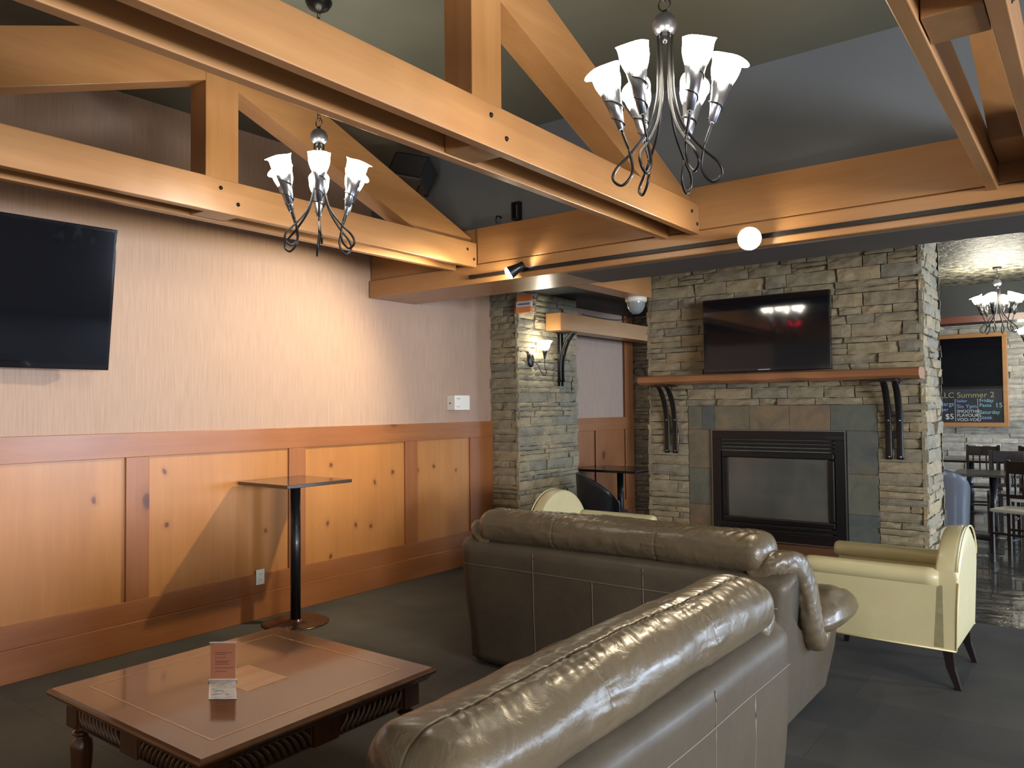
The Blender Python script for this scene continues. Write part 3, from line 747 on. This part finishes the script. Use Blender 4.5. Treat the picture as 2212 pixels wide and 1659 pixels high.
# ================================================================= PALE ARMCHAIRS
def make_armchair():
    """local: back at x=0 (outer back plane), faces -x ; y centred ; z up"""
    t=thing('armchair','','armchair')
    def dome(y):  # top height of back
        a=abs(y)/.37
        return .615+.275*max(0,1-a**2)**.6 if a<1 else .615
    # back
    vs=[];fs=[]; ny=36; nz=10
    ys=[-.355+.71*i/ny for i in range(ny+1)]
    for q,x in enumerate((0,-.12)):
        for j in range(nz+1):
            for y in ys:
                zt=dome(y)-(.0 if q==0 else .012)
                z=.225+(zt-.225)*j/nz
                vs.append((x+(.045*(z-.22)) + (-.02 if (q==0 and j==nz) else 0) - (.02*max(0,(.62-z)) if q else 0),y*(1 if j<nz else .985),z))
    W=ny+1;K=W*(nz+1)
    for j in range(nz):
        for i in range(ny): fs.append((j*W+i,j*W+i+1,(j+1)*W+i+1,(j+1)*W+i)); fs.append((K+j*W+i,K+(j+1)*W+i,K+(j+1)*W+i+1,K+j*W+i+1))
    for i in range(ny): fs.append((i,i+1,K+i+1,K+i)); fs.append((nz*W+i,nz*W+i+1,K+nz*W+i+1,K+nz*W+i))
    for j in range(nz): fs.append((j*W,(j+1)*W,K+(j+1)*W,K+j*W)); fs.append((j*W+ny,(j+1)*W+ny,K+(j+1)*W+ny,K+j*W+ny))
    o=MB().add(vs,fs,False).build('backrest',M['cream'],t,bevel=.018,bseg=3)
    for p in o.data.polygons: p.use_smooth=abs(p.normal.y)<.95
    pip=MB(); pip.sweep([(.045*(dome(y)-.22)-.004,y,dome(y)-.004) for y in ys],.005,6); 
    pip.sweep([(.0,-.355,.23),(.01,-.357,.45),(.02,-.357,.61)],.005,6); pip.build('back_piping',M['yellow'],o)
    for s in (-1,1):
        MB().box(-.80,-.05,s*.355-(.075 if s>0 else 0),s*.355+(.075 if s<0 else 0),.225,.60).build('side_panel',M['cream'],t,bevel=.012,bseg=3)
        ar=MB(); path=[(-.83,s*.318,.622),(-.825,s*.318,.622),(-.81,s*.318,.622)]+[(-.80+.72*k/10,s*.318,.622) for k in range(11)]
        rad=[.02,.045,.052]+[.055]*11
        ar.sweep(path,[(r,r) for r in rad],24); ar.build('armrest',M['cream'],t)
        pp=MB(); pp.sweep([(-.80,s*.358,.228),(-.0,s*.358,.228)],.005,6); pp.build('base_piping',M['yellow'],t)
    MB().box(-.80,-.06,-.28,.28,.225,.34).build('seat_frame',M['cream'],t,bevel=.012,bseg=3)
    MB().box(-.83,-.10,-.278,.278,.34,.46).build('seat_cushion',M['cream'],t,bevel=.04,bseg=4)
    for (x,y) in ((-.05,-.30),(-.05,.30),(-.74,-.30),(-.74,.30)):
        dx=.05 if x>-.3 else -.02; w=.028
        vs=[];
        for (z,cx,ww) in ((.235,x,w),(.12,x+dx*.25,w*.8),(0,x+dx,w*.55)):
            for (a,b_) in ((-1,-1),(1,-1),(1,1),(-1,1)): vs.append((cx+a*ww,y+b_*ww,z))
        fs=[(0,1,2,3),(11,10,9,8)]+[(l*4+i,l*4+4+i,l*4+4+(i+1)%4,l*4+(i+1)%4) for l in (0,1) for i in range(4)]
        MB().add(vs,fs).build('leg',M['dark_wood'],t,bevel=.003)
    return t
a1=make_armchair(); a1.location=(4.60,5.36,0); a1.rotation_euler=(0,0,R(-1)); a1['label']='pale yellow leather armchair with black legs, right of the fireplace'
a2=copy_tree(a1); a2.location=(1.36,5.80,0); a2.rotation_euler=(0,0,R(180)); a2['label']='pale yellow armchair behind the far sofa, only its rounded back top and arm showing'

# ================================================================= COFFEE TABLE
ct=thing('coffee_table','square carved dark wood coffee table with inlaid glossy top, at lower left','coffee table',(2.345,1.995,0))
def sq_ring(prof):  # moulding profile (half size, z)
    vs=[];fs=[]
    for (h,z) in prof:
        for (a,b_) in ((-1,-1),(1,-1),(1,1),(-1,1)): vs.append((a*h,b_*h,z))
    for i in range(len(prof)-1):
        for k in range(4): fs.append((i*4+k,i*4+(k+1)%4,(i+1)*4+(k+1)%4,(i+1)*4+k))
    fs.append((3,2,1,0)); fs.append(tuple((len(prof)-1)*4+k for k in range(4)))
    return MB().add(vs,fs)
sq_ring([(.50,.425),(.535,.428),(.545,.440),(.555,.450),(.565,.458),(.567,.466),(.562,.474),(.552,.480)]).build('tabletop',M['table_top'],ct,bevel=.002)
m=MB()
for a in range(4):
    Mx=Matrix.Rotation(a*PI/2,4,'Z'); m.box(-.452,.444,.444,.452,.4795,.4808,Mx)
m.build('border_band',M['table_in'],ct)
MB().prism([(-.15,0),(0,-.15),(.15,0),(0,.15)],'z',.4795,.4808).build('inlay_diamond',M['table_in'],ct) if False else MB().box(-.14,.14,-.10,.10,.4795,.4808).build('inlay_panel',M['table_in'],ct)
ap=MB(); 
for a in range(4):
    Mx=Matrix.Rotation(a*PI/2,4,'Z'); ap.box(-.46,.46,-.50,-.475,.335,.428,Mx)
ap.build('apron',M['table_dk'],ct)
M['carve']=plain('carved_polished_wood',(.11,.055,.025),.25,0,.6)
for a in range(4):
    Mx=Matrix.Rotation(a*PI/2,4,'Z')
    for (x0,x1,sg) in ((-.405,-.07,1),(.07,.405,-1)):
        g=MB(); n=11
        for i in range(n):
            xc=x0+.02+(x1-x0-.04)*i/(n-1)
            p=[(xc+sg*.022*(f-.5)*2*-1+.004*math.sin(f*PI),-.503-.006*math.sin(f*PI),.347+.068*f) for f in [k/8 for k in range(9)]]
            g.sweep([Mx@Vector(q) for q in p],[(.004+.006*math.sin(PI*min(1,f+.15)*.9),.004+.006*math.sin(PI*min(1,f+.15)*.9)) for f in [k/8 for k in range(9)]],8)
        g.box(x0,x1,-.508,-.50,.338,.344,Mx).box(x0,x1,-.508,-.50,.418,.424,Mx).box(x0-.004,x0+.002,-.508,-.50,.338,.424,Mx).box(x1-.002,x1+.004,-.508,-.50,.338,.424,Mx)
        g.build('carved_panel',M['carve'],ct)
    g=MB().box(-.062,.062,-.512,-.50,.332,.426,Mx); g.build('centre_block',M['table_dk'],ct,bevel=.003)
for (sx,sy) in ((-1,-1),(1,-1),(1,1),(-1,1)):
    cx,cy=sx*.468,sy*.468
    m=MB().box(cx-.043,cx+.043,cy-.043,cy+.043,.325,.43)
    m.lathe([(.030,.325),(.020,.318),(.022,.31),(.036,.302),(.038,.296),(.030,.290),(.024,.284),(.026,.278),(.040,.262),(.043,.235),(.040,.17),(.030,.10),(.022,.05),(.030,.035),(.034,.02),(.026,0)],24,c=(cx,cy,0))
    m.build('leg',M['table_dk'],ct,bevel=.002)

# flyer stand
fs_=thing('flyer_holder','clear acrylic stand holding an orange printed flyer on the coffee table','sign holder',(2.30,1.905,.481),R(37))
o=MB().box(-.052,.052,-.001,.001,.012,.155).build('flyer',plain('orange_flyer_paper',(.98,.38,.19),.5),fs_)
tx=MB(); rd=random.Random(5)
for (z,l) in ((.118,.064),(.111,.045),(.098,.045),(.083,.055),(.077,.05),(.070,.058),(.055,.068),(.040,.048)):
    x=-.032
    while x<-.032+l:
        w_=rd.uniform(.003,.008); tx.box(x,x+w_,-.0016,-.0011,z,z+.0022); x+=w_+.0015
tx.build('print_lines',plain('print_ink',(.25,.05,.03),.6),o)
fm=MB().box(-.056,.056,-.0035,-.002,.004,.162).box(-.056,.056,.002,.0035,.004,.162)
am,at,ab=nt('acrylic_sheet'); ab.inputs['Base Color'].default_value=(1,1,1,1); ab.inputs['Alpha'].default_value=.04; ab.inputs['Roughness'].default_value=.05; ab.inputs['Coat Weight'].default_value=1
fm.build('acrylic_sleeve',am,fs_)
M['ac']=plain('acrylic_edge',(.75,.8,.85),.1,0,1)
MB().box(-.056,.056,-.004,.004,.158,.163).build('acrylic_top_edge',M['ac'],fs_)
MB().box(-.060,.060,-.006,.006,0,.008).build('acrylic_base_bar',M['ac'],fs_)
fo,ft,fb_=nt('painted_reflection_streaks'); mp=coords(ft,(1,2.4,1),(0,0,.25)); n_=noisen(ft,mp,28,4,.65,.8)
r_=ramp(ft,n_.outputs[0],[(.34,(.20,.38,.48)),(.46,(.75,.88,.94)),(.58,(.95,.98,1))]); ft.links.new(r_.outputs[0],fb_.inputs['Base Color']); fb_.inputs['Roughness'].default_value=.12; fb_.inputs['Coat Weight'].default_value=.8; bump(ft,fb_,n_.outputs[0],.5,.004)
MB().prism([(-.055,-.006),(.055,-.006),(.130,-.206),(.02,-.206)],'z',.0005,.002).build('painted_reflection',fo,fs_)  # thin plate painted with the bright table reflection below the holder

# ================================================================= BAR TABLE at the wall
bt=thing('bar_table','tall black pedestal bar table standing against the wainscot','bar table',(.35,3.77,0))
MB().lathe([(.25,0),(.25,.006),(.22,.014),(.05,.02),(.05,.03)],40).build('base_plate',plain('bronze_base',(.055,.025,.016),.25,.5,.4),bt)
MB().lathe([(.038,.02),(.038,1.045)],28).build('post',M['black_metal'],bt)
MB().box(-.15,.15,-.02,.02,1.04,1.05).box(-.02,.02,-.15,.15,1.04,1.05).build('support_plate',M['black_metal'],bt)
MB().box(-.30,.30,-.30,.30,1.052,1.078).build('tabletop',plain('dark_laminate',(.045,.030,.022),.18,0,.5),bt,bevel=.004)

# outlet, thermostat box, speaker, emergency light, sign
t=thing('wall_outlet','cream electrical outlet plate on the wainscot beside the bar table','outlet',(.034,3.677,.323))
MB().box(0,.006,-.037,.037,-.058,.058).build('cover_plate',M['white_plastic'],t,bevel=.002)
for z in (-.022,.022):
    MB().box(.006,.010,-.016,.016,z-.013,z+.013).build('socket',M['white_plastic'],t,bevel=.003)
    MB().box(.0100,.0104,-.008,-.005,z-.004,z+.006).box(.0100,.0104,.005,.008,z-.004,z+.006).build('slot',M['rubber'],t)
t=thing('control_box','small white control box on the wallpaper above the wainscot','wall box',(0,5.90,1.595))
MB().box(-.003,.105,0,.235,0,.15).build('housing',M['white_plastic'],t,bevel=.006)
MB().lathe([(.008,0),(.008,.003)],12,M=Matrix.Rotation(PI/2,4,'X'),c=(.04,-.0,.07)).build('lock',M['rubber'],t)
MB().box(.105,.107,.03,.08,.11,.12).box(.105,.107,.03,.045,.03,.04).box(.105,.107,.055,.07,.03,.04).build('marking',M['grey_plastic'],t)
t=thing('wall_speaker','dark box loudspeaker mounted high in the corner behind the rafters','speaker',(.78,4.62,3.56)); t.rotation_euler=(R(-20),R(15),R(20))
MB().box(-.16,.16,-.12,.12,-.11,.11).build('cabinet',M['dark_fabric'],t,bevel=.015)
MB().box(-.14,.14,-.125,-.12,-.09,.09).build('grille',plain('speaker_grille',(.03,.03,.03),.8),t,bevel=.006)
MB().box(.02,.05,.1,.3,-.02,.02).sweep([(.1,0,-.11),(.12,-.02,-.2)],.006,6).build('mount_bracket',M['iron'],t)
t=thing('wall_clip','small black metal bracket on the dark wall above the header fascia','bracket',(1.67,HY-.0,3.08))
m=MB(); ring(m,-.035,.035,0,.14,.012,-.02,.025); m.build('frame',M['iron'],t)
t=thing('hook','little dark wall hook beside the metal bracket above the fascia','hook',(1.50,HY,3.08))
m=MB(); m.sweep(catmull([(0,.03,.05),(0,-.03,.05),(0,-.04,.0),(0,-.02,-.003+.003)],5),.006,6); m.build('bent_rod',M['iron'],t)
t=thing('emergency_light','grey and white round emergency light under the soffit beside the fireplace','emergency light',(1.875,6.42,2.62))
MB().lathe([(.10,0),(.10,-.03),(.09,-.045)],32).build('base',M['white_plastic'],t)
MB().lathe([(.085,-.045),(.08,-.09),(.06,-.125),(.03,-.15),(.0005,-.153)],28,cap=False).build('dome',plain('smoky_dome',(.25,.30,.33),.1,0,1),t)
# black wire drooping above the alcove beam
t=MB().sweep(catmull([(.62,7.5,2.66),(.62,7.75,2.655),(.60,8.2,2.66),(.55,8.6,2.70),(.5,8.9,2.78),(.45,9.2,2.87)],8),.006,6).build('cable',M['rubber']); tag(t,'thin black cable drooping above the alcove beam','cable')
# orange sign on the pillar corner
t=thing('hanging_sign','small curved orange sign with a white band near the top of the sconce pillar','sign',(.42,6.60,2.60))
m=MB(); 
for (z0,z1,o0,o1) in ((0,.06,-.02,0),(.12,.19,0,.0)):
    m.box(0,.19,-.07+o0,-.05,z0,z1)
m.build('orange_panel',plain('orange_sign',(.75,.25,.08),.4),t,bevel=.004)
MB().box(0,.19,-.078,-.05,.06,.12).build('white_band',M['white_plastic'],t)
m=MB(); x=.02
while x<.17: m.box(x,x+.009,-.0795,-.078,.078,.10); x+=.014
m.build('lettering',plain('sign_ink',(.08,.08,.3),.5),t)

t=thing('led_clock','small wall clock with red digits, seen only mirrored in the mantel television','clock',(1.43,.33,2.91))
MB().box(-.16,.16,0,.03,-.06,.06).build('case',M['black_gloss'],t,bevel=.004)
CLOCK=t
# ================================================================= ALCOVE furniture
def tub_chair(loc,rz,mat,label,s=1.0,h=.92):
    t=thing('tub_chair',label,'chair',loc,rz); t.scale=(s,s,s)
    vs=[];fs=[];n=28;nz=8
    for q,r in enumerate((.30,.255)):
        for j in range(nz+1):
            for i in range(n+1):
                f=i/n; a=R(-110)+R(220)*f
                top=h-.30*abs(f*2-1)**2.2
                z=.30+(top-.30)*j/nz
                rr=r+(.05*(z-.3)); vs.append((-rr*math.cos(a),rr*math.sin(a),z))
    W=n+1;K=W*(nz+1)
    for j in range(nz):
        for i in range(n): fs.append((j*W+i,j*W+i+1,(j+1)*W+i+1,(j+1)*W+i)); fs.append((K+j*W+i,K+(j+1)*W+i,K+(j+1)*W+i+1,K+j*W+i+1))
    for i in range(n): fs.append((i,i+1,K+i+1,K+i)); fs.append((nz*W+i,nz*W+i+1,K+nz*W+i+1,K+nz*W+i))
    for j in range(nz): fs.append((j*W,(j+1)*W,K+(j+1)*W,K+j*W)); fs.append((j*W+n,(j+1)*W+n,K+(j+1)*W+n,K+j*W+n))
    MB().add(vs,fs,True).build('backrest',mat,t,bevel=.015)
    MB().lathe([(.0005,.30),(.25,.30),(.26,.34),(.26,.45),(.24,.48),(.0005,.49)],28,cap=False).build('seat',mat,t)
    for (x,y) in ((-.18,-.18),(-.18,.18),(.18,-.18),(.18,.18)):
        MB().box(x-.02,x+.02,y-.02,y+.02,0,.31).build('leg',M['dark_wood'],t)
    return t
tub_chair((.93,7.45,0),R(40),M['dark_fabric'],'dark vinyl tub chair in the alcove, just right of the sconce pillar',1.0,.90)
tub_chair((1.28,8.75,0),R(200),M['dark_fabric'],'nearly black tub chair deep in the alcove beside the fireplace edge',1.0,.98)
tub_chair((3.92,8.75,0),R(90),M['slate_vinyl'],'slate blue rounded tub chair just right of the fireplace stone',1.0,1.0)
def ped_table(loc,w,d,h,label,mat,name='pedestal_table'):
    t=thing(name,label,'table',loc)
    MB().box(-w/2,w/2,-d/2,d/2,h-.03,h).build('tabletop',mat,t,bevel=.004)
    MB().lathe([(.04,.02),(.04,h-.03)],16).build('post',M['black_metal'],t)
    MB().lathe([(.26,0),(.25,.012),(.05,.03)],24).build('base_plate',M['black_metal'],t)
    return t
ped_table((.55,8.45,0),.8,.7,.86,'dark square table standing in the alcove left of the fireplace',M['dark_wood'])
ped_table((4.22,11.0,0),.80,.80,.78,'dark pedestal table in the far dining room, foremost one',plain('grey_brown_laminate',(.085,.08,.065),.25,0,.3))
ped_table((3.7,13.4,0),1.2,.7,.78,'dark dining table beyond the foremost far table',M['dark_wood'])
def dining_chair(loc,rz,label,seat=None,top=1.0):
    t=thing('dining_chair',label,'chair',loc,rz)
    for (x,y) in ((-.19,-.19),(.19,-.19)):
        MB().box(x-.018,x+.018,y-.018,y+.018,0,.45).build('leg',M['dark_wood'],t)
    for (x,y) in ((-.19,.19),(.19,.19)):
        MB().box(x-.018,x+.018,y-.018,y+.018,0,top).build('leg',M['dark_wood'],t)
    MB().box(-.21,.21,-.21,.21,.44,.475).build('seat',seat or M['dark_wood'],t,bevel=.01)
    MB().box(-.172,.172,.18,.205,top-.15,top-.01).build('top_rail',M['dark_wood'],t,bevel=.006)
    MB().box(-.172,.172,.18,.2,.56,.60).build('lower_rail',M['dark_wood'],t)
    for k in range(4):
        x=-.12+.08*k; MB().box(x-.009,x+.009,.184,.198,.60,top-.15).build('slat',M['dark_wood'],t)
    MB().box(-.172,.172,-.198,-.182,.2,.225).build('stretcher',M['dark_wood'],t)
    MB().box(-.172,.172,.182,.198,.2,.225).build('stretcher',M['dark_wood'],t)
    return t
dining_chair((4.30,11.75,0),R(190),'dark slat back chair behind the foremost far table',None,1.02)
dining_chair((4.62,11.15,0),R(-95),'dark slat back chair with pale seat pad at the right frame edge',M['seat_cream'],1.02)
dining_chair((3.95,12.7,0),R(8),'dark slat back chair facing the second far table',None,1.02)
dining_chair((4.62,12.6,0),R(170),'dark slat back chair far back by the right frame edge',None,1.04)
dining_chair((4.55,10.0,0),R(-20),'dark slat back chair in front of the foremost far table',M['seat_cream'],.98)

# ---- far room: stone wall, bulkhead, framed board
mb=MB(); mb.box(1.6,12.4,15.62,15.72,0,3.25); stone_face(mb,(1.8,15.62,0),(1,0,0),(0,-1,0),4.6,3.0,seed=41,rowh=(.07,.15),lens=(.2,.6),res=.12,depth=(.02,.08))
o=mb.build('wall_stone',M['stone_far']); o['kind']='structure'
t=bpy.data.objects.new('wall_bulkhead',None); C.objects.link(t); t['kind']='structure'; t.location=(1.8,12.4,0)
MB().box(0,10.5,0,.4,2.82,3.25).build('box',M['dark_ceiling'],t); MB().box(0,10.5,-.02,.4,2.73,2.82).build('trim_board',wood('red_trim',(.16,.05,.03),(.10,.03,.02),'x'),t)
t=thing('framed_board','orange wood frame holding a dark screen above a chalk menu board','menu board',(2.3,15.5,1.21))
m=MB(); ring(m,0,1.745,0,1.60,.07,-.05,.05); m.build('frame',M['beam_x'],t,bevel=.004)
MB().box(.07,1.675,-.01,.03,.68,1.53).build('screen',M['screen'],t)
cbm,cbt,cbb=nt('chalkboard'); mp=coords(cbt); n_=noisen(cbt,mp,3,3,.6); r_=ramp(cbt,n_.outputs[0],[(.3,(.012,.014,.016)),(.7,(.028,.036,.045))]); cbt.links.new(r_.outputs[0],cbb.inputs['Base Color']); cbb.inputs['Roughness'].default_value=.5
bo=MB().box(.07,1.675,-.02,.03,.07,.66).build('chalkboard',cbm,t)
MB().box(.07,1.675,-.03,.03,.655,.69).build('divider',M['dark_wood'],t)
def text(s,loc,size,mat,parent,name='lettering',mirror=False,rz=0):
    cu=bpy.data.curves.new(name,'FONT'); cu.body=s; cu.size=size; cu.extrude=.001
    tmp=bpy.data.objects.new(name,cu); C.objects.link(tmp)
    bpy.context.view_layer.update()
    me=bpy.data.meshes.new_from_object(tmp); bpy.data.objects.remove(tmp)
    o=bpy.data.objects.new(name,me); C.objects.link(o); me.materials.clear(); me.materials.append(mat)
    o.parent=parent; o.location=loc; o.rotation_euler=(PI/2,0,rz); return o
text('18:11',(.125,.032,-.04),.11,M['led'],CLOCK,'digits',rz=PI)
chk=lambda n,c:plain('chalk_'+n,c,.8)
cy,cb_,cw,cp=chk('yellow',(.30,.28,.14)),chk('blue',(.25,.36,.62)),chk('white',(.6,.62,.6)),chk('cyan',(.25,.5,.58))
text('LLC Summer 2',(.72,-.023,.50),.135,cy,bo)
for s,x,z,sz,m_ in (('Margs',.70,.36,.10,cb_),('Beer',.70,.27,.08,cb_),('$5',.80,.13,.13,cw),('Sailor',.98,.42,.07,cb_),('Slo Ypm',.98,.32,.09,cb_),('SMOOTHIE',.98,.24,.07,cw),('FLAVOURS',.98,.17,.075,cw),('VOO-VOO',.98,.095,.075,cw),
    ('Friday',1.32,.42,.085,cp),('Pasta',1.32,.34,.085,cp),('15',1.55,.33,.11,cp),('Saturday',1.32,.22,.085,cp),('Steak',1.32,.13,.085,cb_)):
    text(s,(x,-.023,z),sz,m_,bo)
MB().box(.955,.96,-.022,-.02,.09,.48).box(1.295,1.30,-.022,-.02,.09,.48).build('chalk_rule',cw,bo)

# ================================================================= LIGHTS
def area(name,loc,rot,sx,sy,e,col):
    L=bpy.data.lights.new(name,'AREA'); L.shape='RECTANGLE'; L.size=sx; L.size_y=sy; L.energy=e; L.color=col
    o=bpy.data.objects.new(name,L); C.objects.link(o); o.location=loc; o.rotation_euler=rot; return o
area('daylight_and_fill',(12.36,7.35,1.62),(0,R(90),0),1.6,1.5,270,(.70,.80,1))
area('daylight_and_fill',(12.36,13.75,1.7),(0,R(90),0),1.8,3.3,420,(.62,.78,1))
area('daylight_and_fill',(2.7,-2.98,1.6),(R(-90),0,0),3.6,1.3,620,(.97,.97,1))
area('daylight_and_fill',(9.5,-2.98,1.6),(R(-90),0,0),4.0,1.5,1000,(.97,.97,1))
area('daylight_and_fill',(12.36,0,1.7),(0,R(90),0),1.5,4.8,650,(.97,.97,1))  # fill light added at the unseen near right-hand window
W=bpy.data.worlds.new('World'); bpy.context.scene.world=W; W.use_nodes=True
W.node_tree.nodes['Background'].inputs[0].default_value=(.55,.6,.7,1); W.node_tree.nodes['Background'].inputs[1].default_value=.25

# ================================================================= CAMERA
yaw,pit,rol=R(37.0),R(1.70),R(-.543)
f=Vector((-math.sin(yaw)*math.cos(pit),math.cos(yaw)*math.cos(pit),math.sin(pit)))
r0=Vector((math.cos(yaw),math.sin(yaw),0)); u0=r0.cross(f)
r_=r0*math.cos(rol)+u0*math.sin(rol); u_=-r0*math.sin(rol)+u0*math.cos(rol)
for kind_,grp in (('timber_truss','roof trusses across the room'),('leather_sofa','taupe leather sofas'),('armchair','pale yellow armchairs'),('chandelier','lily shade chandeliers'),
        ('dining_chair','slat back chairs in the far dining room'),('television','black wall televisions'),('mantel_bracket','iron brackets under the mantel'),('stone_pillar','stone pillars of the alcove'),
        ('track_spotlight','spotlights on the track'),('tub_chair','dark tub chairs'),('pedestal_table','dark pedestal tables')):
    for o in bpy.data.objects:
        if o.parent is None and o.name.split('.')[0]==kind_: o['group']=grp
cam=bpy.data.cameras.new('camera'); cam.sensor_width=36; cam.lens=1684/2212*36; cam.clip_start=.05
co=bpy.data.objects.new('camera',cam); C.objects.link(co)
Mx=Matrix((( r_.x,u_.x,-f.x,5.27),(r_.y,u_.y,-f.y,0),(r_.z,u_.z,-f.z,1.62),(0,0,0,1)))
co.matrix_world=Mx
sc=bpy.context.scene; sc.camera=co
sc.view_settings.view_transform='Standard'; sc.view_settings.look='None'; sc.view_settings.exposure=.75; sc.view_settings.gamma=1
for o in list(bpy.data.objects):
    if o.type=='EMPTY' and 'label' in o and not o['label']: del o['label']
